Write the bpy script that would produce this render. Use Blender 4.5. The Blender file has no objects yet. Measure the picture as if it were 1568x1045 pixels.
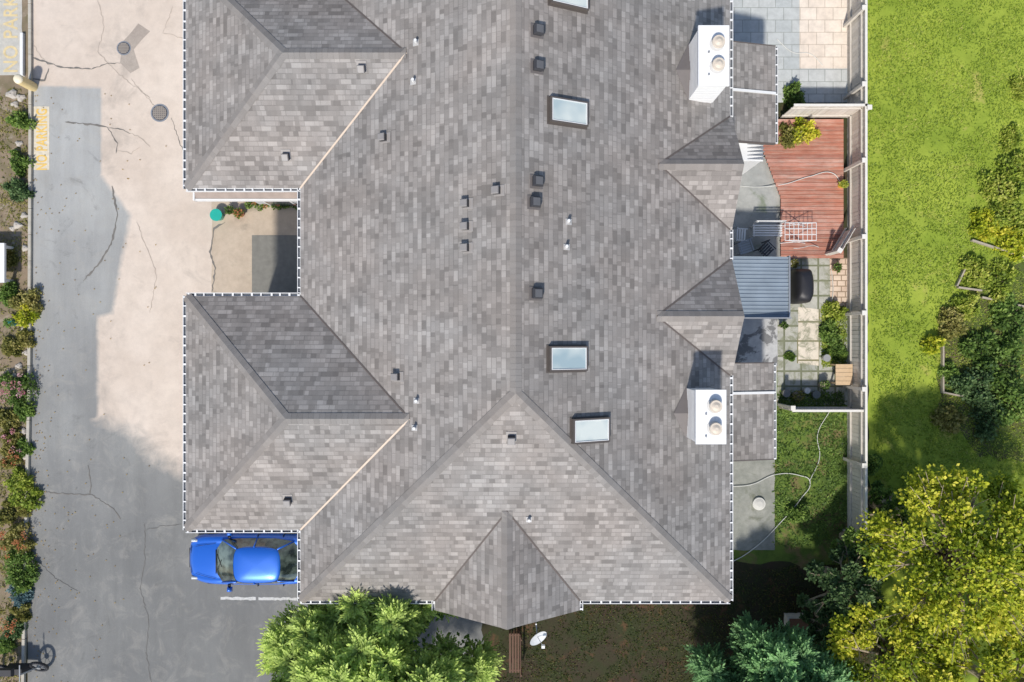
import bpy, math, random, bmesh
import numpy as np
from mathutils import Vector, Matrix
random.seed(7); rng=np.random.default_rng(7)
scene=bpy.context.scene
H=26.0; PPM=42.0
def G(px,py,z=0.0):
    k=(H-z)/H/PPM
    return ((px-784)*k, (522-py)*k, z)
# ---------------------------------------------------------------- materials
def new_mat(name):
    m=bpy.data.materials.new(name); m.use_nodes=True
    nt=m.node_tree; b=nt.nodes['Principled BSDF']; return m,nt,b
def N(nt,t,**k):
    n=nt.nodes.new(t)
    for a,v in k.items(): setattr(n,a,v)
    return n
def lk(nt,a,b): nt.links.new(a,b)
def mth(nt,op,a,b=None,c=None):
    n=N(nt,'ShaderNodeMath',operation=op)
    for i,v in enumerate((a,b,c)):
        if v is None: continue
        if hasattr(v,'links'): lk(nt,v,n.inputs[i])
        else: n.inputs[i].default_value=v
    return n.outputs[0]
def mixc(nt,f,a,b,bt='MIX'):
    n=N(nt,'ShaderNodeMix',data_type='RGBA',blend_type=bt)
    for s,v in ((n.inputs[0],f),(n.inputs[6],a),(n.inputs[7],b)):
        if hasattr(v,'links'): lk(nt,v,s)
        elif isinstance(v,(int,float)): s.default_value=v
        else: s.default_value=(*v[:3],1)
    return n.outputs[2]
def ramp(nt,f,stops):
    n=N(nt,'ShaderNodeValToRGB'); e=n.color_ramp.elements
    while len(e)<len(stops): e.new(.5)
    for i,(p,c) in enumerate(stops):
        e[i].position=p; e[i].color=(*(c if isinstance(c,(tuple,list)) else (c,c,c)),1)
    lk(nt,f,n.inputs[0]); return n.outputs[0]
def noise(nt,vec,scale,detail=4,rough=.55,dist=0):
    n=N(nt,'ShaderNodeTexNoise'); n.inputs['Scale'].default_value=scale; n.inputs['Detail'].default_value=detail
    n.inputs['Roughness'].default_value=rough; n.inputs['Distortion'].default_value=dist
    lk(nt,vec,n.inputs['Vector']); return n.outputs[0]
def pos(nt): return N(nt,'ShaderNodeNewGeometry').outputs['Position']
def bump(nt,b,h,s=.3,d=.02):
    n=N(nt,'ShaderNodeBump'); n.inputs['Strength'].default_value=s; n.inputs['Distance'].default_value=d
    lk(nt,h,n.inputs['Height']); lk(nt,n.outputs[0],b.inputs['Normal'])
def plain(name,c,rough=.6,metal=0,var=.12,vs=6):
    m,nt,b=new_mat(name); p=pos(nt); n=noise(nt,p,vs)
    c1=tuple(x*(1-var) for x in c); c2=tuple(min(1,x*(1+var)) for x in c)
    lk(nt,mixc(nt,n,c1,c2),b.inputs['Base Color']); b.inputs['Roughness'].default_value=rough; b.inputs['Metallic'].default_value=metal
    return m
def ground_col(nt,p,ca,cb,cc=None,s1=.5,s2=6,fine=60,fs=.25,lo=.35,hi=.65,cthr=(.55,.7),cs=1.3,mid=.72):
    a=ramp(nt,noise(nt,p,s1,5,.6),[(lo,0.),(hi,1.)])
    col=mixc(nt,a,ca,cb)
    if cc: col=mixc(nt,ramp(nt,noise(nt,p,cs,6,.65,.6),[(cthr[0],0.),(cthr[1],1.)]),col,cc)
    col=mixc(nt,.6,col,ramp(nt,noise(nt,p,s2,5,.7),[(.3,mid),(.62,1.)]),'MULTIPLY')
    n3=noise(nt,p,fine,3,.8)
    return mixc(nt,fs*2,col,ramp(nt,n3,[(.25,.45),(.65,1.)]),'MULTIPLY'),n3
def ground_mat(name,ca,cb,cc=None,rough=.9,bs=.4,**k):
    m,nt,b=new_mat(name); p=pos(nt); col,n3=ground_col(nt,p,ca,cb,cc,**k)
    lk(nt,col,b.inputs['Base Color']); b.inputs['Roughness'].default_value=rough
    b.inputs['Specular IOR Level'].default_value=.25
    bump(nt,b,n3,bs,.02); return m
def shingle(name,cols,row=.14,w=.185,butt=1.):
    m,nt,b=new_mat(name)
    uv=N(nt,'ShaderNodeUVMap').outputs[0]; s=N(nt,'ShaderNodeSeparateXYZ'); lk(nt,uv,s.inputs[0])
    v=mth(nt,'DIVIDE',s.outputs[1],row); r=mth(nt,'FLOOR',v); fv=mth(nt,'FRACT',v)
    def wn(a,b2):
        c=N(nt,'ShaderNodeCombineXYZ')
        for i,q in enumerate((a,b2)):
            if hasattr(q,'links'): lk(nt,q,c.inputs[i])
            else: c.inputs[i].default_value=q
        w_=N(nt,'ShaderNodeTexWhiteNoise',noise_dimensions='3D'); lk(nt,c.outputs[0],w_.inputs[0]); return w_.outputs[0]
    off=mth(nt,'MULTIPLY',wn(r,3.3),9.)
    u1=mth(nt,'ADD',mth(nt,'DIVIDE',s.outputs[0],w),off)
    u1=mth(nt,'ADD',u1,mth(nt,'MULTIPLY',mth(nt,'SINE',mth(nt,'MULTIPLY',u1,2.1)),.3))
    c1=mth(nt,'FLOOR',u1); f1=mth(nt,'FRACT',u1)
    u2=mth(nt,'ADD',mth(nt,'DIVIDE',s.outputs[0],w*2.3),mth(nt,'MULTIPLY',off,1.7)); c2=mth(nt,'FLOOR',u2)
    r1=wn(c1,r); r2=wn(c2,mth(nt,'ADD',r,51.))
    t=mth(nt,'ADD',mth(nt,'MULTIPLY',r1,.6),mth(nt,'MULTIPLY',r2,.4))
    p=pos(nt)
    col=ramp(nt,t,[(.10,cols[0]),(.40,cols[1]),(.62,cols[2]),(.9,cols[3])])
    raised=mth(nt,'GREATER_THAN',r1,.5)
    edge=mth(nt,'MULTIPLY',mth(nt,'LESS_THAN',fv,.15),mth(nt,'ADD',mth(nt,'MULTIPLY',raised,.24*butt),.12*butt))  # shadow line at the shingle butts, painted into the colour
    side=mth(nt,'MULTIPLY',mth(nt,'LESS_THAN',f1,.08),mth(nt,'MULTIPLY',raised,.28*butt))
    col=mixc(nt,mth(nt,'MAXIMUM',edge,side),col,tuple(x*.4 for x in cols[0]))
    hue=ramp(nt,noise(nt,p,.33,4,.6),[(.38,(1.,.965,.935)),(.62,(.945,.955,.955))]); col=mixc(nt,1.,col,hue,'MULTIPLY')
    wz=ramp(nt,noise(nt,p,.6,5,.6),[(.3,.86),(.7,1.)]); col=mixc(nt,1.,col,wz,'MULTIPLY')
    mp=N(nt,'ShaderNodeMapping'); mp.inputs['Scale'].default_value=(2.2,.18,1); lk(nt,uv,mp.inputs[0])
    col=mixc(nt,.7,col,ramp(nt,noise(nt,mp.outputs[0],1.,5,.7),[(.3,.80),(.62,1.)]),'MULTIPLY')
    g=noise(nt,p,95,2,.8); col=mixc(nt,.8,col,ramp(nt,g,[(.3,.70),(.65,1.)]),'MULTIPLY')
    lk(nt,col,b.inputs['Base Color']); b.inputs['Roughness'].default_value=.93; b.inputs['Specular IOR Level'].default_value=.2
    h=mth(nt,'ADD',mth(nt,'MULTIPLY',mth(nt,'SUBTRACT',1.,fv),.6),mth(nt,'MULTIPLY',raised,.4)); h=mth(nt,'ADD',h,mth(nt,'MULTIPLY',g,.4))
    bump(nt,b,h,.35*butt,.01); return m
def leaf_mat(name,rough=.55):
    m,nt,b=new_mat(name); a=N(nt,'ShaderNodeAttribute',attribute_name='Col')
    lk(nt,a.outputs['Color'],b.inputs['Base Color']); b.inputs['Roughness'].default_value=rough; b.inputs['Specular IOR Level'].default_value=.3
    tr=N(nt,'ShaderNodeBsdfTranslucent'); lk(nt,a.outputs['Color'],tr.inputs['Color'])
    mx=N(nt,'ShaderNodeMixShader'); mx.inputs[0].default_value=.4
    lk(nt,b.outputs[0],mx.inputs[1]); lk(nt,tr.outputs[0],mx.inputs[2]); lk(nt,mx.outputs[0],nt.nodes['Material Output'].inputs[0]); return m
LEAF=leaf_mat('leaf')
SH=shingle('roof_shingle',[(.235,.220,.208),(.325,.305,.288),(.375,.352,.334),(.475,.448,.425)])
SHC=shingle('ridge_cap_shingle',[(.285,.267,.252),(.30,.282,.267),(.315,.297,.282),(.34,.32,.303)],row=.16,w=1.2,butt=.0)
WHITE=plain('white_paint',(.74,.74,.73),.5,0,.08)
CHW=plain('chimney_white_siding',(.80,.80,.79),.55,0,.06)
DARK=plain('gutter_dark',(.06,.065,.08),.6)
GUT=plain('gutter_trough',(.10,.11,.125),.6,0,.4,3)
SIDING=plain('siding_grey',(.45,.46,.47),.7)
VENT=plain('vent_grey',(.045,.045,.05),.5)
VENT2=plain('vent_brown_grey',(.15,.135,.13),.6)
METAL=plain('metal_grey',(.42,.43,.44),.4,.6)
BEIGE=plain('valley_metal_beige',(.62,.50,.39),.5)
VDARK=plain('valley_dark',(.12,.10,.09),.8)
CAPB=plain('flue_cap_tan',(.62,.54,.44),.55)
GLASSW=plain('window_glass',(.05,.06,.07),.08)
BARK=plain('bark',(.12,.09,.065),.9,0,.3,15)
WOOD=plain('weathered_wood',(.60,.56,.50),.85,0,.2,9)
BROWNW=plain('brown_wood',(.24,.12,.07),.8,0,.25,9)
TAN=plain('tan_wood',(.58,.42,.26),.8,0,.2,9)
BLACK=plain('black_cover',(.018,.018,.022),.5)
# ---------------------------------------------------------------- mesh builder
class MB:
    def __init__(s): s.v=[];s.f=[];s.m=[]
    def add(s,vs,fs,m=0):
        o=len(s.v); s.v+= [tuple(q) for q in vs]
        for f in fs: s.f.append(tuple(i+o for i in f)); s.m.append(m)
    def box(s,x0,x1,y0,y1,z0,z1,m=0,M=None,tx=0,ty=0):
        vs=[(x0,y0,z0),(x1,y0,z0),(x1,y1,z0),(x0,y1,z0),(x0+tx,y0+ty,z1),(x1-tx,y0+ty,z1),(x1-tx,y1-ty,z1),(x0+tx,y1-ty,z1)]
        if M is not None: vs=[M@Vector(q) for q in vs]
        s.add(vs,[(0,3,2,1),(4,5,6,7),(0,1,5,4),(1,2,6,5),(2,3,7,6),(3,0,4,7)],m)
    def cyl(s,a,b,r0,r1=None,n=12,m=0,caps=True):
        r1=r0 if r1 is None else r1; a=Vector(a);b=Vector(b);d=(b-a).normalized()
        u=d.orthogonal().normalized(); w=d.cross(u); vs=[]
        for c,r in ((a,r0),(b,r1)):
            for i in range(n):
                t=2*math.pi*i/n; vs.append(c+(u*math.cos(t)+w*math.sin(t))*r)
        fs=[(i,(i+1)%n,(i+1)%n+n,i+n) for i in range(n)]
        if caps: fs+=[tuple(range(n))[::-1],tuple(range(n,2*n))]
        s.add(vs,fs,m)
    def dome(s,c,r,rz,n=16,k=5,m=0):
        vs=[];fs=[]
        for j in range(k+1):
            a=j/k*math.pi/2
            for i in range(n):
                t=2*math.pi*i/n; vs.append((c[0]+r*math.cos(a)*math.cos(t),c[1]+r*math.cos(a)*math.sin(t),c[2]+rz*math.sin(a)))
        for j in range(k):
            for i in range(n): fs.append((j*n+i,j*n+(i+1)%n,(j+1)*n+(i+1)%n,(j+1)*n+i))
        s.add(vs,fs,m)
    def obj(s,name,mats,parent=None,smooth=False,bevel=0):
        me=bpy.data.meshes.new(name); me.from_pydata(s.v,[],s.f)
        for m in mats: me.materials.append(m)
        for p,mi in zip(me.polygons,s.m): p.material_index=mi; p.use_smooth=smooth
        me.update(); o=bpy.data.objects.new(name,me); scene.collection.objects.link(o)
        if parent: o.parent=parent
        if bevel:
            bm=o.modifiers.new('b','BEVEL'); bm.width=bevel; bm.segments=2; bm.limit_method='ANGLE'
        return o
def empty(name):
    o=bpy.data.objects.new(name,None); scene.collection.objects.link(o); return o
def auto_uv(o):
    me=o.data; uv=me.uv_layers.new(name='UVMap')
    for p in me.polygons:
        n=p.normal
        if n.z<0: n=-n
        up=Vector((-n.x*n.z,-n.y*n.z,1-n.z*n.z))
        if up.length<1e-5: up=Vector((0,1,0))
        up.normalize(); e=n.cross(up)
        for li in p.loop_indices:
            c=me.vertices[me.loops[li].vertex_index].co; uv.data[li].uv=(c.dot(e)+50,c.dot(up)+50)
def sheet(name,pts,z,mat,jit=0.,step=.35,px=True):
    P=[Vector(G(*q)[:2]) if px else Vector(q) for q in pts]; out=[]
    for a,b in zip(P,P[1:]+P[:1]):
        n=max(1,int((b-a).length/step)) if jit else 1
        d=(b-a); nn=Vector((-d.y,d.x)).normalized()
        for i in range(n):
            out.append(a+d*i/n+nn*(random.uniform(-jit,jit) if i else 0))
    mb=MB(); mb.add([(q.x,q.y,z) for q in out],[tuple(range(len(out)))]); o=mb.obj(name,[mat])
    if o.data.polygons[0].normal.z<0: o.data.flip_normals()
    return o
# ---------------------------------------------------------------- foliage
def np_quads(name,B,D,S,c0,c1,mat=LEAF,parent=None):
    n=len(B); V=np.empty((n,4,3)); V[:,0]=B; V[:,1]=B+D*.5+S; V[:,2]=B+D; V[:,3]=B+D*.5-S
    C=np.ones((n,4,4)); C[:,0,:3]=c0; C[:,1,:3]=(c0+c1)/2; C[:,3,:3]=(c0+c1)/2; C[:,2,:3]=c1
    C=np.clip(C,0,1)
    me=bpy.data.meshes.new(name); me.vertices.add(n*4); me.vertices.foreach_set('co',V.ravel())
    me.loops.add(n*4); me.loops.foreach_set('vertex_index',np.arange(n*4)); me.polygons.add(n)
    me.polygons.foreach_set('loop_start',np.arange(n)*4); me.polygons.foreach_set('loop_total',np.full(n,4))
    me.materials.append(mat); me.update(calc_edges=True)
    ca=me.color_attributes.new('Col','FLOAT_COLOR','POINT'); ca.data.foreach_set('color',C.ravel())
    o=bpy.data.objects.new(name,me); scene.collection.objects.link(o)
    if parent: o.parent=parent
    return o
def unit(a): return a/np.maximum(np.linalg.norm(a,axis=-1,keepdims=True),1e-9)
def pick(pal,n,clump=None):
    pal=np.array(pal); t=rng.random(n) if clump is None else np.clip(clump+rng.normal(0,.18,n),0,.999)
    i=t*(len(pal)-1); k=np.minimum(i.astype(int),len(pal)-2); f=(i-k)[:,None]
    return pal[k]*(1-f)+pal[k+1]*f
def leaves(name,clumps,size,pal,dens=1.,parent=None,inner=.55,wid=.3,updir=.3):
    Bs=[];Ds=[];Ss=[];Cs=[]
    for (x,y,z,r,rz,n) in clumps:
        n=max(8,int(n*dens)); d=unit(rng.normal(size=(n,3))); d[:,2]=np.abs(d[:,2])*.95-.12
        rad=(inner+(1-inner)*rng.random(n)**.6)*(1+.22*np.sin(7*d[:,0]+x*3)*np.cos(6*d[:,1]+y*5))
        p=np.array([x,y,z])+d*rad[:,None]*np.array([r,r,rz])
        dr=unit(d+rng.normal(size=(n,3))*.9+np.array([0,0,updir])); nn=unit(d*.6+np.array([0,0,.9])+rng.normal(size=(n,3))*.45)
        s=unit(np.cross(dr,nn)); L=size*(.6+.8*rng.random(n))[:,None]
        ct=rng.random()*.5+.3
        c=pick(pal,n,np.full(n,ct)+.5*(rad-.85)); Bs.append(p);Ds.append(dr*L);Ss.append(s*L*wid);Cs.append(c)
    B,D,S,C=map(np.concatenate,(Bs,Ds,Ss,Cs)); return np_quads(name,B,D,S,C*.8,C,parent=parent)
def shrub(name,px,py,r,h,pal,n=500,size=.08,flowers=None,lumps=7):
    x,y,_=G(px,py,h*.6); root=empty(name); cl=[(x,y,h*.1,r*.7,h*.7,n*.6)]
    for i in range(lumps):
        a=random.uniform(0,6.28); q=r*random.uniform(.35,1.)
        cl.append((x+q*math.cos(a),y+q*math.sin(a),h*.05,r*random.uniform(.2,.42),h*random.uniform(.4,.95),n/4))
    leaves('foliage',cl,size,pal,parent=root)
    mb=MB()
    for i in range(5):
        a=i*1.26; mb.cyl((x,y,0),(x+r*.4*math.cos(a),y+r*.4*math.sin(a),h*.6),.02,.008,6)
    mb.obj('stems',[BARK],root)
    if flowers:
        fl=[(x+random.uniform(-.8,.8)*r,y+random.uniform(-.8,.8)*r,h*.8,.07,.06,22) for _ in range(flowers[1])]
        leaves('flowers',fl,.05,flowers[0],parent=root)
    return root
GREEN=[(.045,.085,.025),(.12,.205,.045),(.21,.34,.07),(.37,.50,.12)]
DKGREEN=[(.035,.07,.03),(.085,.155,.06),(.15,.25,.09),(.25,.36,.15)]
YEL=[(.10,.15,.015),(.30,.40,.03),(.62,.66,.05),(.95,.86,.12)]
OLIVE=[(.10,.11,.03),(.22,.23,.055),(.38,.36,.10),(.55,.48,.18)]
LIME=[(.11,.17,.03),(.27,.37,.05),(.46,.55,.08),(.70,.70,.17)]
PINK=[(.6,.15,.2),(.75,.35,.4),(.85,.6,.6)]; ORANGE=[(.6,.17,.07),(.8,.38,.18)]
# ---------------------------------------------------------------- ground
soil=ground_mat('ground_soil_grass',(.08,.055,.035),(.045,.065,.018),(.12,.08,.05),s1=.9,s2=9,fine=45)
MB_=MB(); MB_.add([(-250,-250,0),(250,-250,0),(250,250,0),(-250,250,0)],[(0,1,2,3)]); MB_.obj('ground',[soil])
def asph_col(nt,p):
    a=ramp(nt,noise(nt,p,.35,5,.6),[(.35,0.),(.65,1.)])
    col=mixc(nt,a,(.275,.278,.272),(.335,.338,.325))
    s=N(nt,'ShaderNodeSeparateXYZ'); lk(nt,p,s.inputs[0])
    shade_grad=N(nt,'ShaderNodeMapRange'); shade_grad.inputs[1].default_value=-8; shade_grad.inputs[2].default_value=8; shade_grad.inputs[3].default_value=.66; shade_grad.inputs[4].default_value=1.45  # darkens southward: tree shade put into the asphalt colour
    lk(nt,mth(nt,'ADD',s.outputs[1],mth(nt,'MULTIPLY',mth(nt,'SUBTRACT',noise(nt,p,.2,3),.5),7.)),shade_grad.inputs[0])
    cc=N(nt,'ShaderNodeVectorMath',operation='SCALE'); lk(nt,col,cc.inputs[0]); lk(nt,shade_grad.outputs[0],cc.inputs['Scale'])
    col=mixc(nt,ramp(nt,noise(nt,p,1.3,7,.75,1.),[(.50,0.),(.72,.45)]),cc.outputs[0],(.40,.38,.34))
    col=mixc(nt,ramp(nt,noise(nt,p,.8,7,.75,1.8),[(.57,0.),(.70,.38)]),col,(.12,.12,.11))
    mp=N(nt,'ShaderNodeMapping'); mp.inputs['Scale'].default_value=(1.6,.22,1); lk(nt,p,mp.inputs[0])
    col=mixc(nt,.6,col,ramp(nt,noise(nt,mp.outputs[0],1.,6,.7),[(.35,.78),(.6,1.)]),'MULTIPLY')
    n3=noise(nt,p,70,3,.8); return mixc(nt,.6,col,ramp(nt,n3,[(.25,.6),(.65,1.)]),'MULTIPLY'),n3
def asphalt():
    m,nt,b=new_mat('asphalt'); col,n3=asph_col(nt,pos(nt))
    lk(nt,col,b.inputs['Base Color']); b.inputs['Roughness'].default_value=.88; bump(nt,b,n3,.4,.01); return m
CK=dict(ca=(.60,.505,.42),cb=(.70,.605,.515),cc=(.50,.43,.365),s1=.35,s2=2.2,fine=60,fs=.12,cs=.6,mid=.80)
def drive_mat():
    m,nt,b=new_mat('driveway_surface'); p=pos(nt); A,n3=asph_col(nt,p); C,_=ground_col(nt,p,**CK)
    at=N(nt,'ShaderNodeAttribute',attribute_name='Col').outputs['Fac']
    w=mth(nt,'MULTIPLY',mth(nt,'MULTIPLY',at,mth(nt,'SUBTRACT',1.,at)),5.)
    f=mth(nt,'ADD',at,mth(nt,'MULTIPLY',mth(nt,'SUBTRACT',noise(nt,p,2.2,7,.75,.5),.5),w)); f=ramp(nt,f,[(.1,0.),(.9,1.)])
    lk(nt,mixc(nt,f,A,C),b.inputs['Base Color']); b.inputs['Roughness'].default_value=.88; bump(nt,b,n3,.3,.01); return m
ASPH=asphalt()
CONCT=ground_mat('concrete_tan',(.50,.41,.315),(.57,.475,.375),(.38,.33,.26),s1=.6,s2=2.5,fine=60,fs=.14,cs=.9,bs=.2)
CONCG=ground_mat('concrete_grey',(.36,.37,.35),(.46,.46,.43),(.24,.27,.20),s1=1.2,s2=5,fine=60,fs=.15,bs=.2)
sheet('driveway_asphalt',[(46,-500),(800,-500),(800,1700),(40,1700)],.004,ASPH,.02)
# concrete/asphalt blend painting sunlit and shaded drive; soft lower border is a tree shadow
poly=[(48,-300,.05),(520,-300,.05),(520,735,.5),(282,722,.55),(240,700,.6),(205,662,.45),(150,640,.10),(150,485,.10),(172,480,.12),(186,400,.14),(200,330,.12),(155,268,.06),(155,135,.06),(48,131,.05)]
xs=np.arange(-17.5,-5.5,.085); ys=np.arange(-13.2,13.3,.085); X,Y=np.meshgrid(xs,ys); X=X.ravel();Y=Y.ravel()
ins=np.zeros(len(X),bool); best=np.full(len(X),1e9); soft=np.full(len(X),.1); W=[(*G(a,b)[:2],s) for a,b,s in poly]
for k in range(len(W)):
    x0,y0,s0=W[k];x1,y1,_=W[(k+1)%len(W)]
    c=((y0>Y)!=(y1>Y))&(X<(x1-x0)*(Y-y0)/(y1-y0+1e-12)+x0); ins^=c
    t=np.clip(((X-x0)*(x1-x0)+(Y-y0)*(y1-y0))/((x1-x0)**2+(y1-y0)**2),0,1); d=np.hypot(X-x0-t*(x1-x0),Y-y0-t*(y1-y0))
    u=d<best; best[u]=d[u]; soft[u]=s0
mk=np.clip(.5+np.where(ins,1,-1)*best/(2*soft),0,1); nx=len(xs);ny_=len(ys)
me=bpy.data.meshes.new('driveway'); me.vertices.add(len(X)); me.vertices.foreach_set('co',np.stack([X,Y,np.full(len(X),.010)],1).ravel())
I=(np.arange(ny_-1)[:,None]*nx+np.arange(nx-1)[None,:]).ravel(); Q=np.stack([I,I+1,I+1+nx,I+nx],1)
me.loops.add(Q.size); me.loops.foreach_set('vertex_index',Q.ravel()); me.polygons.add(len(Q)); me.polygons.foreach_set('loop_start',np.arange(len(Q))*4); me.polygons.foreach_set('loop_total',np.full(len(Q),4))
me.materials.append(drive_mat()); me.update(calc_edges=True); ca=me.color_attributes.new('Col','FLOAT_COLOR','POINT'); ca.data.foreach_set('color',np.stack([mk,mk,mk,np.ones_like(mk)],1).ravel())
scene.collection.objects.link(bpy.data.objects.new('driveway',me))
sheet('courtyard_concrete',[(324,308),(500,308),(500,452),(324,452)],.014,CONCT,.03)
sheet('courtyard_shadow_patch',[(386,360),(500,360),(500,452),(386,452)],.018,plain('courtyard_shadow_patch',(.19,.185,.165),.9,0,.3,5))  # building's cast shadow painted as a dark rectangle on the courtyard
sheet('concrete_patch',[(188,64),(212,36),(230,48),(205,76),(214,104),(200,112),(184,96)],.014,ground_mat('patch',(.42,.36,.31),(.48,.42,.36)),.02)
lawn_m=ground_mat('lawn',(.24,.33,.035),(.38,.46,.06),(.52,.44,.14),s1=.45,s2=2.2,fine=35,fs=.22,cthr=(.60,.76),cs=.7)
sheet('lawn',[(1318,-500),(2300,-500),(2300,1500),(1360,1500),(1345,1000),(1330,700)],.004,lawn_m,.06)
yard_m=ground_mat('yard_grass',(.08,.13,.025),(.16,.235,.04),(.22,.16,.08),s1=.9,s2=6,fine=35,fs=.25,cthr=(.5,.65))
sheet('yard_grass',[(1120,560),(1300,560),(1300,860),(1120,880)],.006,yard_m,.08)
soil2=ground_mat('bare_earth',(.06,.042,.028),(.04,.05,.018),(.15,.075,.04),s1=1.,s2=8,fine=45)
sheet('bare_earth',[(740,860),(1210,860),(1340,960),(1340,1500),(740,1500)],.009,soil2,.1)
sheet('garden_bed',[(1440,500),(1455,470),(1500,440),(1568,400),(1800,400),(1800,720),(1500,700),(1436,620)],.010,ground_mat('bed_soil',(.10,.09,.04),(.10,.15,.03),(.2,.15,.09),s1=1.2,s2=8,fine=45),.12)
sheet('flower_border',[(-300,-500),(44,-500),(48,200),(46,600),(38,900),(30,1500),(-300,1500)],.010,ground_mat('border_soil',(.33,.25,.18),(.20,.17,.10),(.42,.36,.28),s1=2,s2=8),.03)
def pavers(name,ca,cb,mo,bw,rh,off=.5,ms=.012):
    m,nt,b=new_mat(name); p=pos(nt); br=N(nt,'ShaderNodeTexBrick'); lk(nt,p,br.inputs[0]); br.offset=off
    br.inputs['Color1'].default_value=(*ca,1); br.inputs['Color2'].default_value=(*cb,1); br.inputs['Mortar'].default_value=(*mo,1)
    br.inputs['Scale'].default_value=1; br.inputs['Mortar Size'].default_value=ms; br.inputs['Brick Width'].default_value=bw; br.inputs['Row Height'].default_value=rh
    col=mixc(nt,.7,br.outputs[0],ramp(nt,noise(nt,p,3,6,.7),[(.3,.7),(.6,1.)]),'MULTIPLY')
    if ms>.02: col=mixc(nt,ramp(nt,noise(nt,p,2.2,6,.75,1.),[(.48,0.),(.60,.8)]),col,(.20,.21,.13))
    lk(nt,col,b.inputs['Base Color'])
    b.inputs['Roughness'].default_value=.85; bump(nt,b,br.outputs[1],-.4,.01); return m
sheet('paver_patio',[(1090,-300),(1224,-300),(1224,157),(1090,157)],.012,pavers('pavers_shaded_grey',(.46,.49,.49),(.53,.55,.54),(.3,.32,.3),.6,.45))  # slate grey paints the shaded paving, beige beside it the sunlit part
sheet('paver_path',[(1224,-300),(1300,-300),(1300,105),(1224,105)],.016,pavers('pavers_sunlit_beige',(.74,.64,.54),(.80,.71,.61),(.5,.42,.34),.6,.45))
sheet('paver_path',[(1224,105),(1300,105),(1300,157),(1224,157)],.016,pavers('pavers_shaded_grey_b',(.50,.52,.51),(.56,.57,.56),(.3,.32,.3),.6,.45))
sheet('concrete_patio',[(1060,240),(1196,240),(1196,395),(1060,395)],.012,CONCG,.01)
sheet('concrete_patio',[(1060,480),(1190,480),(1190,560),(1060,560)],.014,ground_mat('patio_d',(.50,.50,.50),(.60,.60,.58),(.22,.22,.22),s1=1.,s2=4,fine=60,fs=.15,cthr=(.52,.56)),.02)
sheet('concrete_patio',[(1060,690),(1186,700),(1186,842),(1060,842)],.014,ground_mat('patio_c',(.27,.28,.245),(.37,.37,.33),(.2,.21,.16),s1=1.,s2=4,fine=60,fs=.15),.02)
sheet('mossy_patio',[(1190,395),(1300,395),(1300,620),(1190,620)],.010,pavers('mossy_slabs',(.38,.385,.34),(.47,.46,.40),(.17,.18,.11),.62,.55,0.,.035))
sheet('stone_slab_path',[(1222,470),(1256,474),(1254,560),(1220,556)],.016,pavers('stone_slabs',(.68,.60,.48),(.76,.68,.56),(.22,.2,.1),.8,.7,0.,.03),.03)
sheet('brick_edging',[(1270,395),(1299,395),(1299,470),(1272,468)],.016,pavers('brick_tan',(.62,.47,.36),(.70,.57,.45),(.3,.22,.15),.3,.2,.5,.02),.03)
def ribbon(name,lines,w,z,mat,jit=.04):
    mb=MB()
    for L in lines:
        P=[Vector(G(*q)[:2]) for q in L]; Q=[]
        for a,b in zip(P[:-1],P[1:]):
            n=max(1,int((b-a).length/.10))
            for i in range(n): Q.append(a+(b-a)*i/n+Vector((random.uniform(-jit,jit),random.uniform(-jit,jit))))
        Q.append(P[-1]); vs=[]
        for i,q in enumerate(Q):
            d=(Q[min(i+1,len(Q)-1)]-Q[max(i-1,0)]).normalized(); nn=Vector((-d.y,d.x)); ww=w*random.uniform(.35,1.5)/2*(1 if 0<i<len(Q)-1 else .3)
            vs+=[(*(q+nn*ww),z),(*(q-nn*ww),z)]
        mb.add(vs,[(2*i,2*i+1,2*i+3,2*i+2) for i in range(len(Q)-1)])
    return mb.obj(name,[mat])
CR=plain('crack_dark',(.17,.16,.145),.9,0,.4,3)
ribbon('crack_seal',[[(100,187),(135,190),(165,195)],[(50,88),(90,102),(140,106)],[(50,120),(68,124),(75,105)],[(172,285),(180,330),(172,370),(155,400),(128,430)],[(325,447),(330,410),(322,385),(328,350),(345,340)]],.055,.02,CR,.02)
ribbon('crack_seal',[[(165,195),(185,197),(200,205)],[(140,106),(165,98),(185,97)],[(165,195),(180,220),(178,235)],
 [(62,752),(100,756),(140,758),(170,775),(185,795)],[(138,758),(140,740),(135,712)]],.035,.02,CR,.025)
ribbon('pavement_cracks',[[(222,800),(222,860),(215,900),(228,950),(224,1000),(232,1045)],[(222,812),(250,805),(278,802)],[(60,860),(85,885),(120,905)],[(262,180),(280,230)]],.024,.019,plain('crack2',(.14,.135,.125),.9),.03)
ribbon('hairline_cracks',[[(190,200),(215,210),(230,225)],[(150,0),(160,40),(150,80),(190,120),(230,150)],[(45,60),(70,95)],[(200,120),(240,165)],[(210,340),(240,420),(230,480)],[(180,230),(200,235),(215,225)],[(265,10),(250,50),(285,60)]],.018,.019,plain('crack3',(.42,.36,.30),.9),.03)
PAINTW=plain('road_paint_white',(.50,.50,.48),.7,0,.4,14); PAINTY=plain('road_paint_yellow',(.70,.47,.13),.7,0,.35,10); PAINTC=plain('road_paint_cream',(.62,.56,.44),.8,0,.3,8); PAINTF=plain('road_paint_faded',(.62,.50,.28),.8,0,.35,6)
sheet('parking_line',[(338,914),(392,914),(392,918.5),(338,918)],.012,PAINTW,.02,.1); sheet('parking_line',[(396,914),(455,915),(455,919),(396,918.5)],.012,PAINTW,.02,.1)
mb=MB()
for (a,b,c,d) in [(52,163,76,260)]:
    p0=G(a,d);p1=G(c,b); mb.add([(p0[0],p0[1],.016),(p1[0],p0[1],.016),(p1[0],p1[1],.016),(p0[0],p1[1],.016)],[(0,1,2,3)])
mb.obj('painted_marking_panel',[PAINTC])
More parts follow.
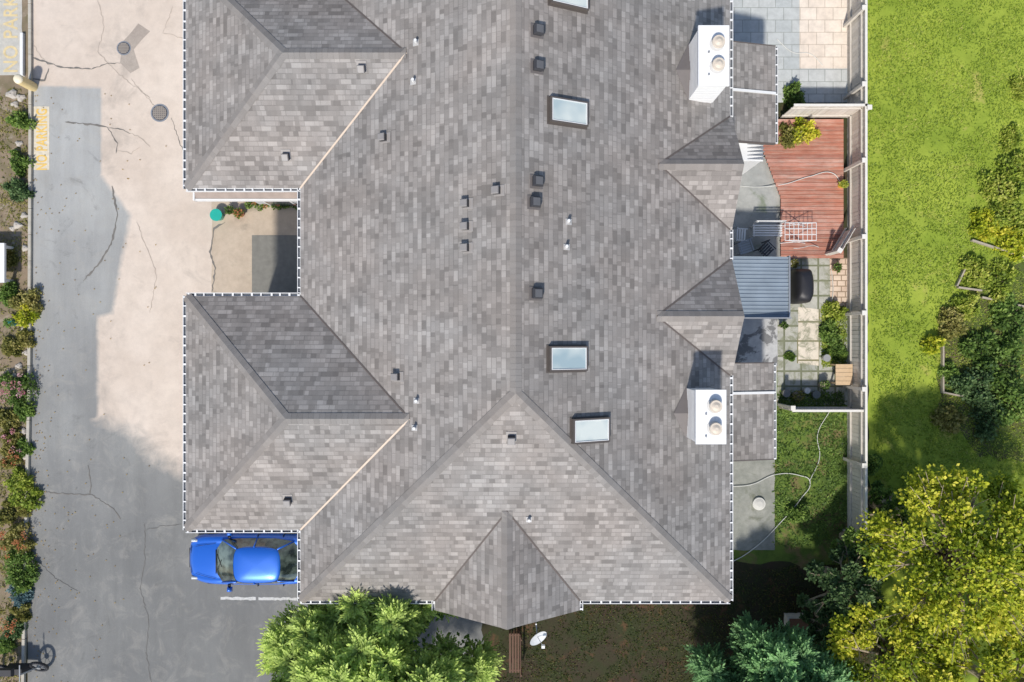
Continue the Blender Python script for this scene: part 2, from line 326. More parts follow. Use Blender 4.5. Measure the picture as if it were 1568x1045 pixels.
sheet('side_pavement',[(-40,-200),(34,-200),(34,116),(-40,116)],.018,ground_mat('side_pave',(.50,.49,.45),(.58,.55,.48),(.62,.54,.38),s1=1.5,s2=5,fs=.12),.02)
def ptext(s,px,py,size,sx=1,mat=None):
    cu=bpy.data.curves.new('painted_lettering','FONT'); cu.body=s; cu.size=size; cu.offset=.012; cu.space_character=1.1; cu.materials.append(mat or PAINTY)
    o=bpy.data.objects.new('painted_lettering',cu); x,y,_=G(px,py); o.location=(x,y,.023); o.rotation_euler=(0,0,math.pi/2); o.scale=(sx,1,1); scene.collection.objects.link(o); return o
ptext('NO PARKING',72,261,.54,.64)
ptext('NO PARKING',27,112,.72,.85,PAINTF)
mb=MB(); 
for a,b in [((47,-300),(49,200)),((49,200),(47,600)),((47,600),(40,900)),((40,900),(32,1400))]:
    p=Vector(G(*a));q=Vector(G(*b)); d=(q-p); n=int(d.length/.9)
    for i in range(n):
        s0=p+d*i/n; e0=p+d*(i+.985)/n; mb.box(0,(e0-s0).length,-.055,.055,0,.12,0,Matrix.Translation(s0)@Matrix.Rotation(math.atan2(d.y,d.x),4,'Z'))
mb.obj('kerb',[plain('kerb_stone',(.44,.41,.35),.9,0,.35,4)],bevel=.01)
def manhole(name,px,py,r,grate):
    x,y,_=G(px,py); mb=MB(); mb.cyl((x,y,0),(x,y,.022),r*1.18,n=28,m=0); mb.cyl((x,y,.0),(x,y,.03),r,n=28,m=1)
    for i in range(-3,4):
        h=math.sqrt(max(0,r*r*.8-(i*r/4)**2)); mb.box(x-h,x+h,y+i*r/4-.022,y+i*r/4+.022,.03,.04,2)
        if grate: mb.box(x+i*r/4-.016,x+i*r/4+.016,y-h,y+h,.03,.037,2)
    mb.obj(name,[METAL,DARK,plain('iron',(.32,.28,.24),.6,.3)])
manhole('storm_drain_grate',245,173,.28,True); manhole('manhole_cover',190,74,.22,False)
# ---------------------------------------------------------------- townhouse
TH=empty('townhouse')
P=.47; EZ=5.0; XW,XE,YS=-6.23,6.42,-7.65; XR=(XW+XE)/2; RZ=EZ+P*(XE-XR); YR=YS+(XE-XR); YN=24
WX=-9.60
W1=(1.33,-5.56); W2=(11.2,4.5)
def zmain(x,y): return EZ+P*min(x-XW,XE-x,y-YS,YN-y)
def zw(W,x,y):
    if x>XR: return -9
    return EZ+P*min(x-WX,W[0]-y,y-W[1])
D1=(6.61,3.27,6.48); D2=(2.40,-1.02,6.48); DP=.655; SG=(-2.27,2.0,-7.93)
def zde(D,x,y): return EZ+DP*min(D[0]-y,y-D[1]) if XR<x<=D[2] else -9
def zds(x,y): return EZ+DP*min(x-SG[0],SG[1]-x) if (SG[2]<=y<-3) else -9
def HH(x,y): return max(zmain(x,y),zw(W1,x,y),zw(W2,x,y),zde(D1,x,y),zde(D2,x,y),zds(x,y))
def onroof(px,py,dz=0):
    z=6
    for _ in range(40):
        x,y,_z=G(px,py,z); z=.5*z+.5*(HH(x,y)+dz)
    return Vector((x,y,HH(x,y)))
mb=MB()
def F(*pts): mb.add(pts,[tuple(range(len(pts)))])
F((XW,YS,EZ),(XR,YR,RZ),(XR,YN-(XE-XR),RZ),(XW,YN,EZ))
F((XE,YS,EZ),(XE,YN,EZ),(XR,YN-(XE-XR),RZ),(XR,YR,RZ))
F((XW,YS,EZ),(XE,YS,EZ),(XR,YR,RZ)); F((XW,YN,EZ),(XR,YN-(XE-XR),RZ),(XE,YN,EZ))
for W in (W1,W2):
    hw=(W[0]-W[1])/2; yc=(W[0]+W[1])/2; zr=EZ+P*hw; xa=WX+hw; xv=XW+hw
    F((WX,W[1],EZ),(xa,yc,zr),(WX,W[0],EZ)); F((WX,W[0],EZ),(xa,yc,zr),(xv,yc,zr),(XW,W[0],EZ)); F((WX,W[1],EZ),(XW,W[1],EZ),(xv,yc,zr),(xa,yc,zr))
VAL=[]
for D in (D1,D2):
    hw=(D[0]-D[1])/2; yc=(D[0]+D[1])/2; zr=EZ+DP*hw; xv=XE-DP*hw/P
    F((XE,D[0],EZ),(D[2],D[0],EZ),(D[2],yc,zr),(xv,yc,zr)); F((XE,D[1],EZ),(xv,yc,zr),(D[2],yc,zr),(D[2],D[1],EZ))
    VAL.append(((xv,yc,zr),(XE,D[0],EZ),1)); VAL.append(((xv,yc,zr),(XE,D[1],EZ),1))
hw=(SG[1]-SG[0])/2; xc=(SG[0]+SG[1])/2; zs=EZ+DP*hw; yv=YS+DP*hw/P
F((SG[0],YS,EZ),(xc,yv,zs),(xc,SG[2],zs),(SG[0],SG[2],EZ)); F((SG[1],YS,EZ),(SG[1],SG[2],EZ),(xc,SG[2],zs),(xc,yv,zs))
VAL+= [((xc,yv,zs),(SG[0],YS,EZ),1),((xc,yv,zs),(SG[1],YS,EZ),1)]
for W in (W1,W2):
    h2=(W[0]-W[1])/2; yc=(W[0]+W[1])/2; z2=EZ+P*h2
    VAL.append(((XW+h2,yc,z2),(XW,W[1],EZ),0)); VAL.append(((XW+h2,yc,z2),(XW,W[0],EZ),1))
o=mb.obj('roof',[SH],TH)
for p in o.data.polygons:
    if p.normal.z<0: p.flip()
o.data.update(); auto_uv(o)
mb=MB()
for a,b,k in VAL:
    a=Vector(a);b=Vector(b); d=(b-a); d2=Vector((d.x,d.y,0)).normalized(); n2=Vector((-d2.y,d2.x,0)); w=.026 if k==0 else .022
    u=Vector((0,0,.022)); mb.add([a+n2*w+u,a-n2*w+u,b-n2*w+u,b+n2*w+u],[(0,1,2,3)],k)
mb.obj('roof_valleys',[BEIGE,VDARK],TH)
mb=MB(); 
CAPS=[((XR,YR),(XR,YN-6)),((XR,YR),(XW,YS)),((XR,YR),(XE,YS)),((xc,yv),(xc,SG[2]))]
for W in (W1,W2):
    h2=(W[0]-W[1])/2; yc=(W[0]+W[1])/2
    CAPS+=[((WX+h2,yc),(WX,W[0])),((WX+h2,yc),(WX,W[1])),((WX+h2,yc),(XW+h2,yc))]
for D in (D1,D2):
    h2=(D[0]-D[1])/2; yc=(D[0]+D[1])/2; CAPS.append(((XE-DP*h2/P,yc),(D[2]-.001,yc)))
capuv=[]
for a,b in CAPS:
    a=Vector(a);b=Vector(b);d=b-a;L=d.length;dn=d/L;nn=Vector((-dn.y,dn.x)); n=int(L/.15)
    w=.15
    for i in range(n):
        s=a+dn*(L*i/n); e=a+dn*(L*(i+1)/n-.001); vs=[]
        for q,up in ((s,.014),(e,.019)):
            for k in (-1,0,1):
                r=q+nn*w*k; z=HH(r.x,r.y)
                if k!=0: z=min(z,HH(q.x,q.y))
                vs.append((r.x,r.y,z+up+(.004 if k==0 else 0)))
        vs+= [(v[0],v[1],v[2]-.012) for v in vs[3:]]
        mb.add(vs,[(0,1,4,3),(1,2,5,4),(3,4,7,6),(4,5,8,7)])
        for _ in range(4): capuv.append((random.random()*40,random.randint(0,200)*.16+.1))
o=mb.obj('ridge_caps',[SHC],TH); uv=o.data.uv_layers.new(name='UVMap')
for p,c in zip(o.data.polygons,capuv):
    for li in p.loop_indices: uv.data[li].uv=c
for p in o.data.polygons:
    if p.normal.z<-.2: p.flip()
gm=MB()
def gutter(a,b,z=EZ,g=.075,sp=.28):
    a=Vector((*a,0));b=Vector((*b,0)); d=b-a; L=d.length; ang=math.atan2(d.y,d.x); M=Matrix.Translation((a.x,a.y,z))@Matrix.Rotation(ang,4,'Z')
    gm.box(0,L,-.015,.012,-.22,-.02,0,M)
    gm.box(0,L,-g,-.0155,-.09,-.045,1,M)
    gm.box(-.01,L+.01,-g-.017,-g-.0005,-.12,.004,0,M)
    n=int(L/sp)
    for i in range(n+1):
        u=min(L-.1,L*i/max(n,1)+random.uniform(-.03,.03)); gm.box(u,u+random.uniform(.035,.06),-g-.002,.004,-.018,.001,0,M)
gutter((WX,11.2),(WX,4.5)); gutter((WX,4.5),(XW,4.5)); gutter((XW,4.5),(XW,1.33)); gutter((XW,1.33),(WX,1.33))
gutter((WX,1.33),(WX,-5.56)); gutter((WX,-5.56),(XW,-5.56)); gutter((XW,-5.56),(XW,YS)); gutter((XW,YS),(SG[0],YS)); gutter((SG[1],YS),(XE,YS))
gutter((SG[0],YS),(SG[0],SG[2])); gutter((SG[1],SG[2]),(SG[1],YS))
gutter((XE,YS),(XE,D2[1])); gutter((XE,D2[0]),(XE,D1[1])); gutter((XE,D1[0]),(XE,YN))
gm.obj('gutters',[WHITE,GUT],TH)
mb=MB(); i=.45
def W_(x0,x1,y0,y1,z1): mb.box(x0,x1,y0,y1,0,z1,0)
W_(XW+i,XE-i,YS+i,YN-i,EZ-.06); 
for W in (W1,W2): W_(WX+i,XW+i-.002,W[1]+i,W[0]-i,EZ-.06)
W_(SG[0]+.25,SG[1]-.25,YS+.1,YS+i-.002,EZ-.04)
mb.add([(SG[0]+.1,YS+.1,EZ),(SG[1]-.1,YS+.1,EZ),(xc,YS+.1,zs-.1)],[(0,1,2)],0)
for D in (D1,D2):
    W_(XE-i+.002,XE-.1,D[1]+.3,D[0]-.3,EZ-.04); yc=(D[0]+D[1])/2; hz=EZ+DP*(D[0]-D[1])/2
    mb.add([(XE-.1,D[1]+.1,EZ),(XE-.1,D[0]-.1,EZ),(XE-.1,yc,hz-.1)],[(0,1,2)],0)
for (x0,x1,y0,y1) in [(XW,XE,YS,YN),(WX,XW-.002,W1[1],W1[0]),(WX,XW-.002,W2[1],W2[0])]:
    mb.add([(x0+.02,y0+.02,EZ-.055),(x1-.02,y0+.02,EZ-.055),(x1-.02,y1-.02,EZ-.055),(x0+.02,y1-.02,EZ-.055)],[(0,1,2,3)],1)
mb.obj('walls',[SIDING,WHITE],TH)
mb=MB()
def win_y(x,y,z,w,h,s):
    mb.box(x-w/2,x+w/2,y-.03*(s<0),y+.03*(s>0),z,z+h,0); mb.box(x-w/2+.07,x+w/2-.07,y-.045 if s<0 else y,y if s<0 else y+.045,z+.07,z+h-.07,1)
def win_x(x,y,z,w,h,s):
    mb.box(x-.03*(s<0),x+.03*(s>0),y-w/2,y+w/2,z,z+h,0); mb.box(x-.045 if s<0 else x,x if s<0 else x+.045,y-w/2+.07,y+w/2-.07,z+.07,z+h-.07,1)
for z in (.9,3.1):
    for x in (-4.6,3.2,4.9): win_y(x,YS+i,z,1.2,1.2,-1)
    win_y(-.1,YS+.1,z,1.8,1.3,-1)
    for y in (-6,-4.6,1.8,5,): win_x(XE-.1 if y==5 else XE-i,y,z if z>1 else .95,1.1,1.2,1)
    for y in (-3.5,-.6,6,9): win_x(WX+i,y,z,1.3,1.2,-1)
    win_x(XW+i,3.,z,1.2,1.2,-1); win_x(XW+i,-6.7,z,.8,1.1,-1)
win_y(-8.3,W2[1]+i,.0,1.0,2.1,-1); win_y(-7.3,W2[1]+i,2.9,1.0,1.2,-1)
mb.obj('windows',[WHITE,GLASSW],TH)
mb=MB(); mb.add([(-9.7,4.36,4.15),(XW-.1,4.36,4.15),(XW-.1,4.94,4.4),(-9.7,4.94,4.4)],[(0,1,2,3)]); o=mb.obj('canopy',[plain('canopy_brown',(.33,.27,.235),.8,0,.3,4)],TH)
mb=MB(); mb.box(-9.72,XW-.1,4.30,4.355,4.0,4.17,0); mb.box(-9.76,-9.705,4.30,4.94,4.0,4.2,0)
mb.obj('canopy_fascia',[WHITE,DARK],TH)
def leanto(y0,y1,ym,zi=3.6,zo=3.0,xo=8.5):
    mb=MB(); mb.add([(5.98,y0,zi),(xo,y0,zo),(xo,y1,zo),(5.98,y1,zi)],[(0,1,2,3)])
    o=mb.obj('lean_to_roof',[SH],TH)
    if o.data.polygons[0].normal.z<0: o.data.flip_normals()
    o.data.update(); auto_uv(o)
    mb=MB()
    mb.add([(5.98,ym-.04,zi+.05),(xo,ym-.04,zo+.05),(xo,ym+.04,zo+.05),(5.98,ym+.04,zi+.05),(5.98,ym-.04,zi-.02),(xo,ym-.04,zo-.02),(xo,ym+.04,zo-.02),(5.98,ym+.04,zi-.02)],[(0,1,2,3),(0,1,5,4),(2,3,7,6),(1,2,6,5)],0)
    for y in (y0,y1): 
        s=-1 if y==y0 else 1
        mb.add([(5.98,y,zi+.01),(xo,y,zo+.01),(xo,y+s*.03,zo+.01),(5.98,y+s*.03,zi+.01),(5.98,y+s*.03,zi-.15),(xo,y+s*.03,zo-.15)],[(0,1,2,3),(3,2,5,4)],1)
    mb.box(5.98,xo-.3,y0+.15,y1-.15,0,zo-.05,2)
    mb.obj('lean_to_trim',[WHITE,VDARK,SIDING],TH)
    gutter((xo,y0),(xo,y1),zo,.06,.3)
gm=MB()
leanto(6.38,9.50,7.98); leanto(-3.80,-.72,-1.66,xo=8.45)
gm.obj('lean_to_gutters',[WHITE,GUT],TH)
mb=MB(); a=G(1132,218,2.4); b=G(1170,246,2.4); mb.add([(6,b[1],2.8),(b[0],b[1],2.3),(b[0],a[1],2.3),(6,a[1],2.8)],[(0,1,2,3)],0); mb.box(6,b[0]-.05,b[1]+.02,a[1]-.02,0,2.28,0)
for k in range(5): yy=b[1]+(a[1]-b[1])*(k+.5)/5; mb.box(7.2,b[0]+.01,yy-.012,yy+.012,2.2,2.42,1)
mb.obj('porch_cover',[WHITE,METAL],TH)
mb=MB(); x0=6.2; x1=G(1208,0,2.6)[0]; y0=G(0,486,2.6)[1]; y1=G(0,393,2.6)[1]; ny=128; vs=[]
for k in range(ny+1):
    y=y0+(y1-y0)*k/ny; ph=k%8; dz=.03 if ph in (0,1) else 0.
    vs+=[(x0,y,2.8+dz),(x1,y,2.55+dz)]
mb.add(vs,[(2*k,2*k+1,2*k+3,2*k+2) for k in range(ny)])
mb.obj('patio_cover_sheet',[plain('corrugated_blue_grey',(.25,.30,.35),.45,.1,.3,1.5)],TH)
mb=MB(); mb.box(x0,x1,y0-.04,y0-.002,2.45,2.83,0); mb.box(x1+.002,x1+.05,y0-.04,y1+.04,2.42,2.6,0); 
for y in (y0+.1,y1-.1): mb.box(x1-.15,x1-.05,y-.05,y+.05,0,2.5,0)
mb.obj('patio_cover_frame',[METAL],TH)
def frame(p):
    e=.02; nx=-(HH(p.x+e,p.y)-HH(p.x-e,p.y))/(2*e); nyy=-(HH(p.x,p.y+e)-HH(p.x,p.y-e))/(2*e)
    n=Vector((nx,nyy,1)).normalized(); down=Vector((n.x,n.y,0))
    down=down-n*down.dot(n); down.normalize(); c=n.cross(down)
    return Matrix(((down.x,c.x,n.x,p.x),(down.y,c.y,n.y,p.y),(down.z,c.z,n.z,p.z),(0,0,0,1)))
mb=MB()
for px,py in [(822,45),(822,100),(821,277),(817,309),(820,449)]:
    M=frame(onroof(px,py,.1)); mb.box(-.18,.18,-.18,.18,.0,.02,1,M); mb.box(-.12,.12,-.12,.12,.02,.12,0,M); mb.box(-.145,.145,-.14,.14,.1205,.19,0,M,.025,.025); mb.box(-.1,.1,-.1,.1,.1905,.2,3,M)
for px,py in [(762,291),(714,311),(714,346),(714,379),(588,210),(553,103),(437,238),(608,577),(783,671),(440,766)]:
    M=frame(onroof(px,py,.08)); mb.box(-.20,.10,-.14,.14,.0,.018,2,M); mb.box(-.09,.10,-.095,.095,.018,.16,0,M); mb.box(-.105,.115,-.105,.105,.1605,.19,4,M,.02,.02)
mb.obj('roof_vents',[VENT,VENT2,plain('vent_flange',(.30,.28,.265),.6),plain('vent_top',(.12,.12,.125),.4),plain('vent_hood',(.26,.245,.235),.5)],TH,bevel=.008)
mb=MB()
for px,py in [(636,62),(632,122),(871,338),(868,377),(637,614),(634,656),(810,797)]:
    p=onroof(px,py,.15); M=frame(p); mb.box(-.09,.09,-.08,.08,0,.02,1,M); mb.cyl(p,p+Vector((0,0,.2)),.04,n=12,m=0); mb.cyl(p,p+Vector((0,0,.07)),.07,.05,n=12,m=1)
mb.obj('plumbing_vents',[WHITE,plain('flash',(.45,.44,.43),.6)],TH)
def skym():
    m,nt,b=new_mat('skylight_glass'); b.inputs['Roughness'].default_value=.10
    b.inputs['Specular IOR Level'].default_value=1.; b.inputs['Coat Weight'].default_value=1.
    p=pos(nt); lk(nt,mixc(nt,ramp(nt,noise(nt,p,1.1,2),[(.35,0.),(.65,1.)]),(.36,.46,.48),(.70,.74,.68)),b.inputs['Base Color']); return m  # pale sky reflection painted into the glass colour
mb=MB()
for px,py in [(869,171),(868,549),(903,659),(870,-9)]:
    M=frame(onroof(px,py,.1)); a,c=.56,.325
    mb.box(-a-.04,a+.04,-c-.04,c+.04,0,.015,0,M)
    for q in ((-a,-a+.04,-c,c),(a-.04,a,-c,c),(-a+.0405,a-.0405,-c,-c+.04),(-a+.0405,a-.0405,c-.04,c)): mb.box(*q,.015,.15,0,M)
    mb.box(-a+.041,a-.041,-c+.041,c-.041,.1,.135,1,M)
    for q in ((-a+.042,-a+.065,-c+.042,c-.042),(a-.065,a-.042,-c+.042,c-.042),(-a+.0655,a-.0655,-c+.042,-c+.06),(-a+.0655,a-.0655,c-.06,c-.042)): mb.box(*q,.136,.153,2,M)
mb.obj('skylights',[plain('skylight_flashing',(.10,.085,.075),.5),skym(),WHITE],TH)
def chimney(x0,x1,y0,y1,zt):
    mb=MB(); mb.box(x0,x1,y0,y1,4.9,zt,0)
    for k in range(12):
        z=5.4+k*.14
        if z<zt-.1: mb.box(x0-.012,x1+.012,y0-.012,y1+.012,z,z+.118,0)
    mb.box(x0-.05,x1+.05,y0-.05,y1+.05,zt+.001,zt+.07,0)
    yc=(y0+y1)/2; xm=(x0+x1)/2+.08
    for yy in (yc+.3,yc-.3):
        mb.cyl((xm,yy,zt+.0705),(xm,yy,zt+.09),.2,n=24,m=4)
        mb.cyl((xm,yy,zt+.09),(xm,yy,zt+.22),.11,n=20,m=2); mb.cyl((xm,yy,zt+.23),(xm,yy,zt+.28),.175,.165,n=24,m=1); mb.cyl((xm,yy,zt+.2805),(xm,yy,zt+.32),.12,.05,n=20,m=1)
        mb.cyl((xm-.22,yy-.22,zt+.07),(xm-.22,yy-.22,zt+.12),.025,m=2)
    t=.55; xa=x0-.42; za=HH(xa,yc)+.02
    b0=(x0,y0-.1,HH(x0,y0)+.012); b1=(x0,y1+.1,HH(x0,y1)+.012); tp=(x0,yc,za); ap=(xa,yc,za)
    mb.add([ap,b0,tp],[(0,1,2)],3); mb.add([ap,tp,b1],[(0,1,2)],3)
    mb.box(x0-.06,x1+.06,y0-.06,y1+.06,4.9,4.95,3)
    mb.obj('chimney',[CHW,CAPB,METAL,VENT2,plain('flue_flange',(.62,.61,.59),.6)],TH)
chimney(4.98,5.70,-2.72,-1.36,6.8); chimney(5.05,5.78,6.90,8.42,6.8)
# ---------------------------------------------------------------- fences
WV=plain('wood_v',(.66,.62,.56),.85,0,.2,7); WC=plain('wood_cap',(.70,.67,.61),.8,0,.15,7)
def fence(name,p,q,h,mat=WOOD,pw=.14,post=2.6,cap=True):
    a=Vector(G(*p));b=Vector(G(*q));d=b-a;L=d.length;M=Matrix.Translation(a)@Matrix.Rotation(math.atan2(d.y,d.x),4,'Z'); mb=MB()
    n=int(L/pw)
    for i in range(n):
        hh=h+random.uniform(-.015,.015); o=random.uniform(-.006,.006)
        mb.box(i*pw+.004,(i+1)*pw-.004,-.012+o,.012+o,.04,hh-.06,0 if random.random()<.7 else 1,M)
    mb.box(0,L,.02,.06,.3,.38,0,M); mb.box(0,L,.02,.06,h-.35,h-.27,0,M); 
    if cap: mb.box(0,L,-.03,.05,h-.05,h-.01,2,M)
    k=int(L/post)
    for i in range(k+1):
        x=L*i/max(k,1); mb.box(x-.05,x+.05,.06,.16,0,h+.03,0,M); mb.box(x-.08,x+.08,.03,.19,h+.03,h+.07,2,M)
    mb.obj(name,[mat,WV,WC])
fence('timber_fence',(1297,812),(1297,-400),1.45)
fence('timber_fence',(1300,180),(1192,180),1.45)
fence('timber_fence',(1192,624),(1300,624),1.3)
fence('timber_fence',(1266,392),(1290,352),1.2,cap=False)
mb=MB(); py=182.
while py<392:
    xl=1168 if py<226 else (1168+(py-226)*.38 if py<300 else 1196)
    a=G(xl,py+5.6,.2); b=G(1292,py,.2); mb.box(a[0],b[0],a[1],b[1],.14,.18+random.uniform(0,.006),random.choice([0,0,1,2])); py+=6.1
a=G(1170,392); b=G(1290,184); mb.box(a[0]+.7,b[0]-.1,a[1],b[1],.02,.135,3)
def deckm(n,c,g):
    m,nt,b=new_mat(n); p=pos(nt); mp=N(nt,'ShaderNodeMapping'); mp.inputs['Scale'].default_value=(.6,5,1); lk(nt,p,mp.inputs[0])
    f=ramp(nt,noise(nt,mp.outputs[0],2.5,6,.75),[(.44,0.),(.68,.8)]); col=mixc(nt,f,c,g)
    col=mixc(nt,.7,col,ramp(nt,noise(nt,p,2.,5,.7),[(.3,.65),(.6,1.)]),'MULTIPLY'); lk(nt,col,b.inputs['Base Color']); b.inputs['Roughness'].default_value=.8; return m
mb.obj('wooden_deck',[deckm('deck_red_a',(.45,.175,.115),(.48,.34,.27)),deckm('deck_red_b',(.52,.23,.165),(.56,.42,.35)),deckm('deck_red_c',(.38,.145,.10),(.42,.29,.23)),DARK])
mb=MB(); a=G(1202,368,.9); b=G(1250,341,.9)
for k in range(8):
    x=a[0]+(b[0]-a[0])*k/7; mb.cyl((x,a[1],.9),(x,b[1],.9),.012,n=6)
for k in range(4):
    y=a[1]+(b[1]-a[1])*k/3; mb.cyl((a[0],y,.9),(b[0],y,.9),.014,n=6)
for s in (0,1):
    y=(a[1],b[1])[s]; mb.cyl((a[0]+.1,y,.18),(b[0]-.1,y,.9),.014,n=6); mb.cyl((b[0]-.1,y,.18),(a[0]+.1,y,.9),.014,n=6)
mb.obj('clothes_drying_rack',[WHITE])
mb=MB(); a=G(1153,360,.45); b=G(1198,345,.45)
for k in range(5): y=a[1]+(b[1]-a[1])*k/4; mb.box(a[0],b[0],y-.025,y+.025,.42,.45)
for x in (a[0]+.05,b[0]-.05):
    mb.box(x-.025,x+.025,a[1]-.05,b[1]+.05,.37,.419)
    for y in (a[1],b[1]): mb.box(x-.025,x+.025,y-.02,y+.02,0,.37)
    mb.box(x-.02,x+.02,b[1]+.052,b[1]+.09,.37,.85)
for z in (.55,.68,.8): mb.box(a[0],b[0],b[1]+.092,b[1]+.11,z,z+.07)
mb.obj('garden_bench',[WHITE],bevel=.005)
def chair(name,px,py,mat,rot=0.):
    x,y,_=G(px,py,.4); M=Matrix.Translation((x,y,0))@Matrix.Rotation(rot,4,'Z'); mb=MB()
    for k in range(5): mb.box(-.22,.22,-.22+k*.09,-.16+k*.09,.4,.42,0,M)
    for sx in (-.22,.19):
        for sy in (-.22,.19): mb.box(sx,sx+.03,sy,sy+.03,0,.399 if sy<0 else .85,0,M)
        mb.box(sx,sx+.03,-.22,.19,.6,.63,0,M)
    for k in range(3): mb.box(-.189,.189,.195,.215,.5+k*.12,.58+k*.12,0,M)
    mb.obj(name,[mat])
chair('patio_chair',1140,378,METAL,.3); chair('patio_chair',1132,360,WHITE,1.5); chair('patio_chair',1172,382,VENT,.8)
mb=MB(); x,y,_=G(1233,437,.9)
prof=[(0,.34,.62),(.5,.35,.64),(.85,.32,.6),(1.0,.26,.50),(1.08,.14,.36)]; n=24; vs=[]
for z,rx,ry in prof:
    for i_ in range(n):
        t=2*math.pi*i_/n; c=math.cos(t);s=math.sin(t); f=1+.06*math.sin(5*t+z*9)
        vs.append((x+rx*f*math.copysign(abs(c)**.5,c),y+ry*f*math.copysign(abs(s)**.5,s),z))
mb.add(vs,[(j*n+i_,j*n+(i_+1)%n,(j+1)*n+(i_+1)%n,(j+1)*n+i_) for j in range(4) for i_ in range(n)]+[tuple(range(4*n,5*n))])
o=mb.obj('covered_barbecue',[BLACK],smooth=True); sb=o.modifiers.new('s','SUBSURF'); sb.levels=1; sb.render_levels=1
mb=MB(); x,y,_=G(1292,573,.5)
for k in range(5): mb.box(x-.3,x+.3,y-.38+k*.15,y-.24+k*.15,.5,.53)
for sx in (-.28,.22):
    for sy in (-.35,.3): mb.box(x+sx,x+sx+.06,y+sy,y+sy+.06,0,.499)
mb.obj('wooden_side_table',[TAN])
mb=MB(); x,y,_=G(1162,771,.05); mb.cyl((x,y,.0),(x,y,.10),.24,.23,28,0); mb.cyl((x,y,.1),(x,y,.13),.2,.1,28,1); mb.obj('septic_lid',[plain('lid',(.62,.61,.56),.7),plain('lid2',(.55,.54,.5),.7)],bevel=.01)
def hose(name,pts,r,mat,z=.03):
    cu=bpy.data.curves.new(name,'CURVE'); cu.dimensions='3D'; cu.bevel_depth=r; cu.bevel_resolution=2; sp=cu.splines.new('BEZIER'); sp.bezier_points.add(len(pts)-1)
    for bp,q in zip(sp.bezier_points,pts):
        bp.co=G(*q,z) if len(q)==2 else G(*q); bp.handle_left_type='AUTO'; bp.handle_right_type='AUTO'
    cu.materials.append(mat); o=bpy.data.objects.new(name,cu); scene.collection.objects.link(o)
HOSE=plain('hose_white',(.62,.62,.58),.5)
hose('garden_hose',[(1118,745),(1150,742),(1190,726),(1225,728),(1240,736),(1225,765),(1195,800),(1160,835),(1125,858),(1100,866)],.015,HOSE,.06)
hose('garden_hose',[(1240,736),(1255,700),(1252,665),(1270,630)],.012,HOSE,.06)
hose('garden_hose',[(1128,284,.03),(1160,286,.03),(1200,282,.2),(1240,270,.22),(1275,265,.22),(1290,285,.22)],.014,HOSE)
hose('garden_hose',[(1190,60),(1215,80),(1240,82),(1260,100)],.012,HOSE,.03)
hose('garden_hose',[(1215,380,.9),(1262,385,.05),(1275,430,.05),(1272,500,.05),(1285,540,.05)],.012,HOSE)
def pot(name,px,py,r,h,col,pal=None,fl=None):
    x,y,_=G(px,py,h); root=empty(name); mb=MB(); mb.cyl((x,y,0),(x,y,h),r*.75,r,20,0); mb.cyl((x,y,h),(x,y,h+.03),r*1.1,r*1.1,20,0); mb.obj('pot',[plain('glaze',col,.35)],root)
    if pal: leaves('plant',[(x,y,h+.03,r*1.1,r,160)],.07,pal,parent=root)
    if fl: leaves('blossom',[(x,y,h+.08,r*.9,r,60)],.05,fl,parent=root)
pot('flower_pot',331,329,.2,.35,(.02,.38,.30)); pot('flower_pot',366,326,.15,.25,(.6,.2,.1),GREEN,ORANGE); pot('flower_pot',352,322,.13,.25,(.3,.2,.12),GREEN); pot('flower_pot',1291,282,.12,.4,(.7,.4,.05),LIME)
pot('flower_pot',14,494,.13,.3,(.05,.3,.3),GREEN)
for q in [(1204,602,.13,(.16,.15,.14)),(1222,606,.16,(.25,.2,.15)),(1250,604,.13,(.12,.13,.12)),(1200,498,.1,(.35,.3,.25)),(1262,590,.14,(.4,.33,.25)),(1216,404,.12,(.55,.52,.48)),(1282,410,.12,(.45,.25,.16)),(1236,598,.1,(.5,.5,.48)),(1266,548,.12,(.3,.3,.3))]:
    pot('planter_pot',q[0],q[1],q[2],.3,q[3],random.choice([GREEN,OLIVE,None]))
for px in (380,393,405,418,430,441,452): shrub('courtyard_plant',px,312,.18,.35,random.choice([GREEN,OLIVE,GREEN]),110,.08,(ORANGE,1),2)
root=empty('satellite_dish'); x,y,z=G(823,975,4.2); mb=MB(); R=.30
A=Vector((.45,-.5,.75)).normalized(); C=Vector((x,y,z)); u=A.orthogonal().normalized(); w=A.cross(u); vs=[C]; n=28
for j in (1,2,3,4):
    for k in range(n):
        t=2*math.pi*k/n; r=R*j/4; vs.append(C+(u*math.cos(t)+w*math.sin(t)*.9)*r+A*(r*r*.7))
fs=[(0,1+k,1+(k+1)%n) for k in range(n)]
for j in range(3): fs+=[(1+j*n+k,1+(j+1)*n+k,1+(j+1)*n+(k+1)%n,1+j*n+(k+1)%n) for k in range(n)]
mb.add(vs,fs); mb.obj('reflector',[plain('dish',(.62,.63,.64),.4)],root,True)
mb=MB(); mb.cyl(C,C+A*.34-Vector((0,0,.02)),.012); mb.box(-.05,.05,-.04,.04,-.05,.06,1,Matrix.Translation(C+A*.36)); mb.cyl(C-A*.02,(x-.05,y+.5,4.1),.022); mb.cyl((x-.05,y+.5,4.1),(x-.05,YS+.11,4.3),.022); mb.cyl((x-.05,y+.5,4.1),(x-.05,y+.5,4.5),.022)
mb.obj('mount_arm',[METAL,WHITE],root)
mb=MB(); x,y,_=G(788,1000,.45)
for k in range(4): mb.box(x-.2+k*.1,x-.13+k*.1,y-.7,y+.7,.42,.45)
for yy in (-.65,.6): mb.box(x-.2,x+.2,y+yy,y+yy+.05,.37,.419); mb.box(x-.2,x-.14,y+yy,y+yy+.05,0,.369); mb.box(x+.14,x+.2,y+yy,y+yy+.05,0,.369)
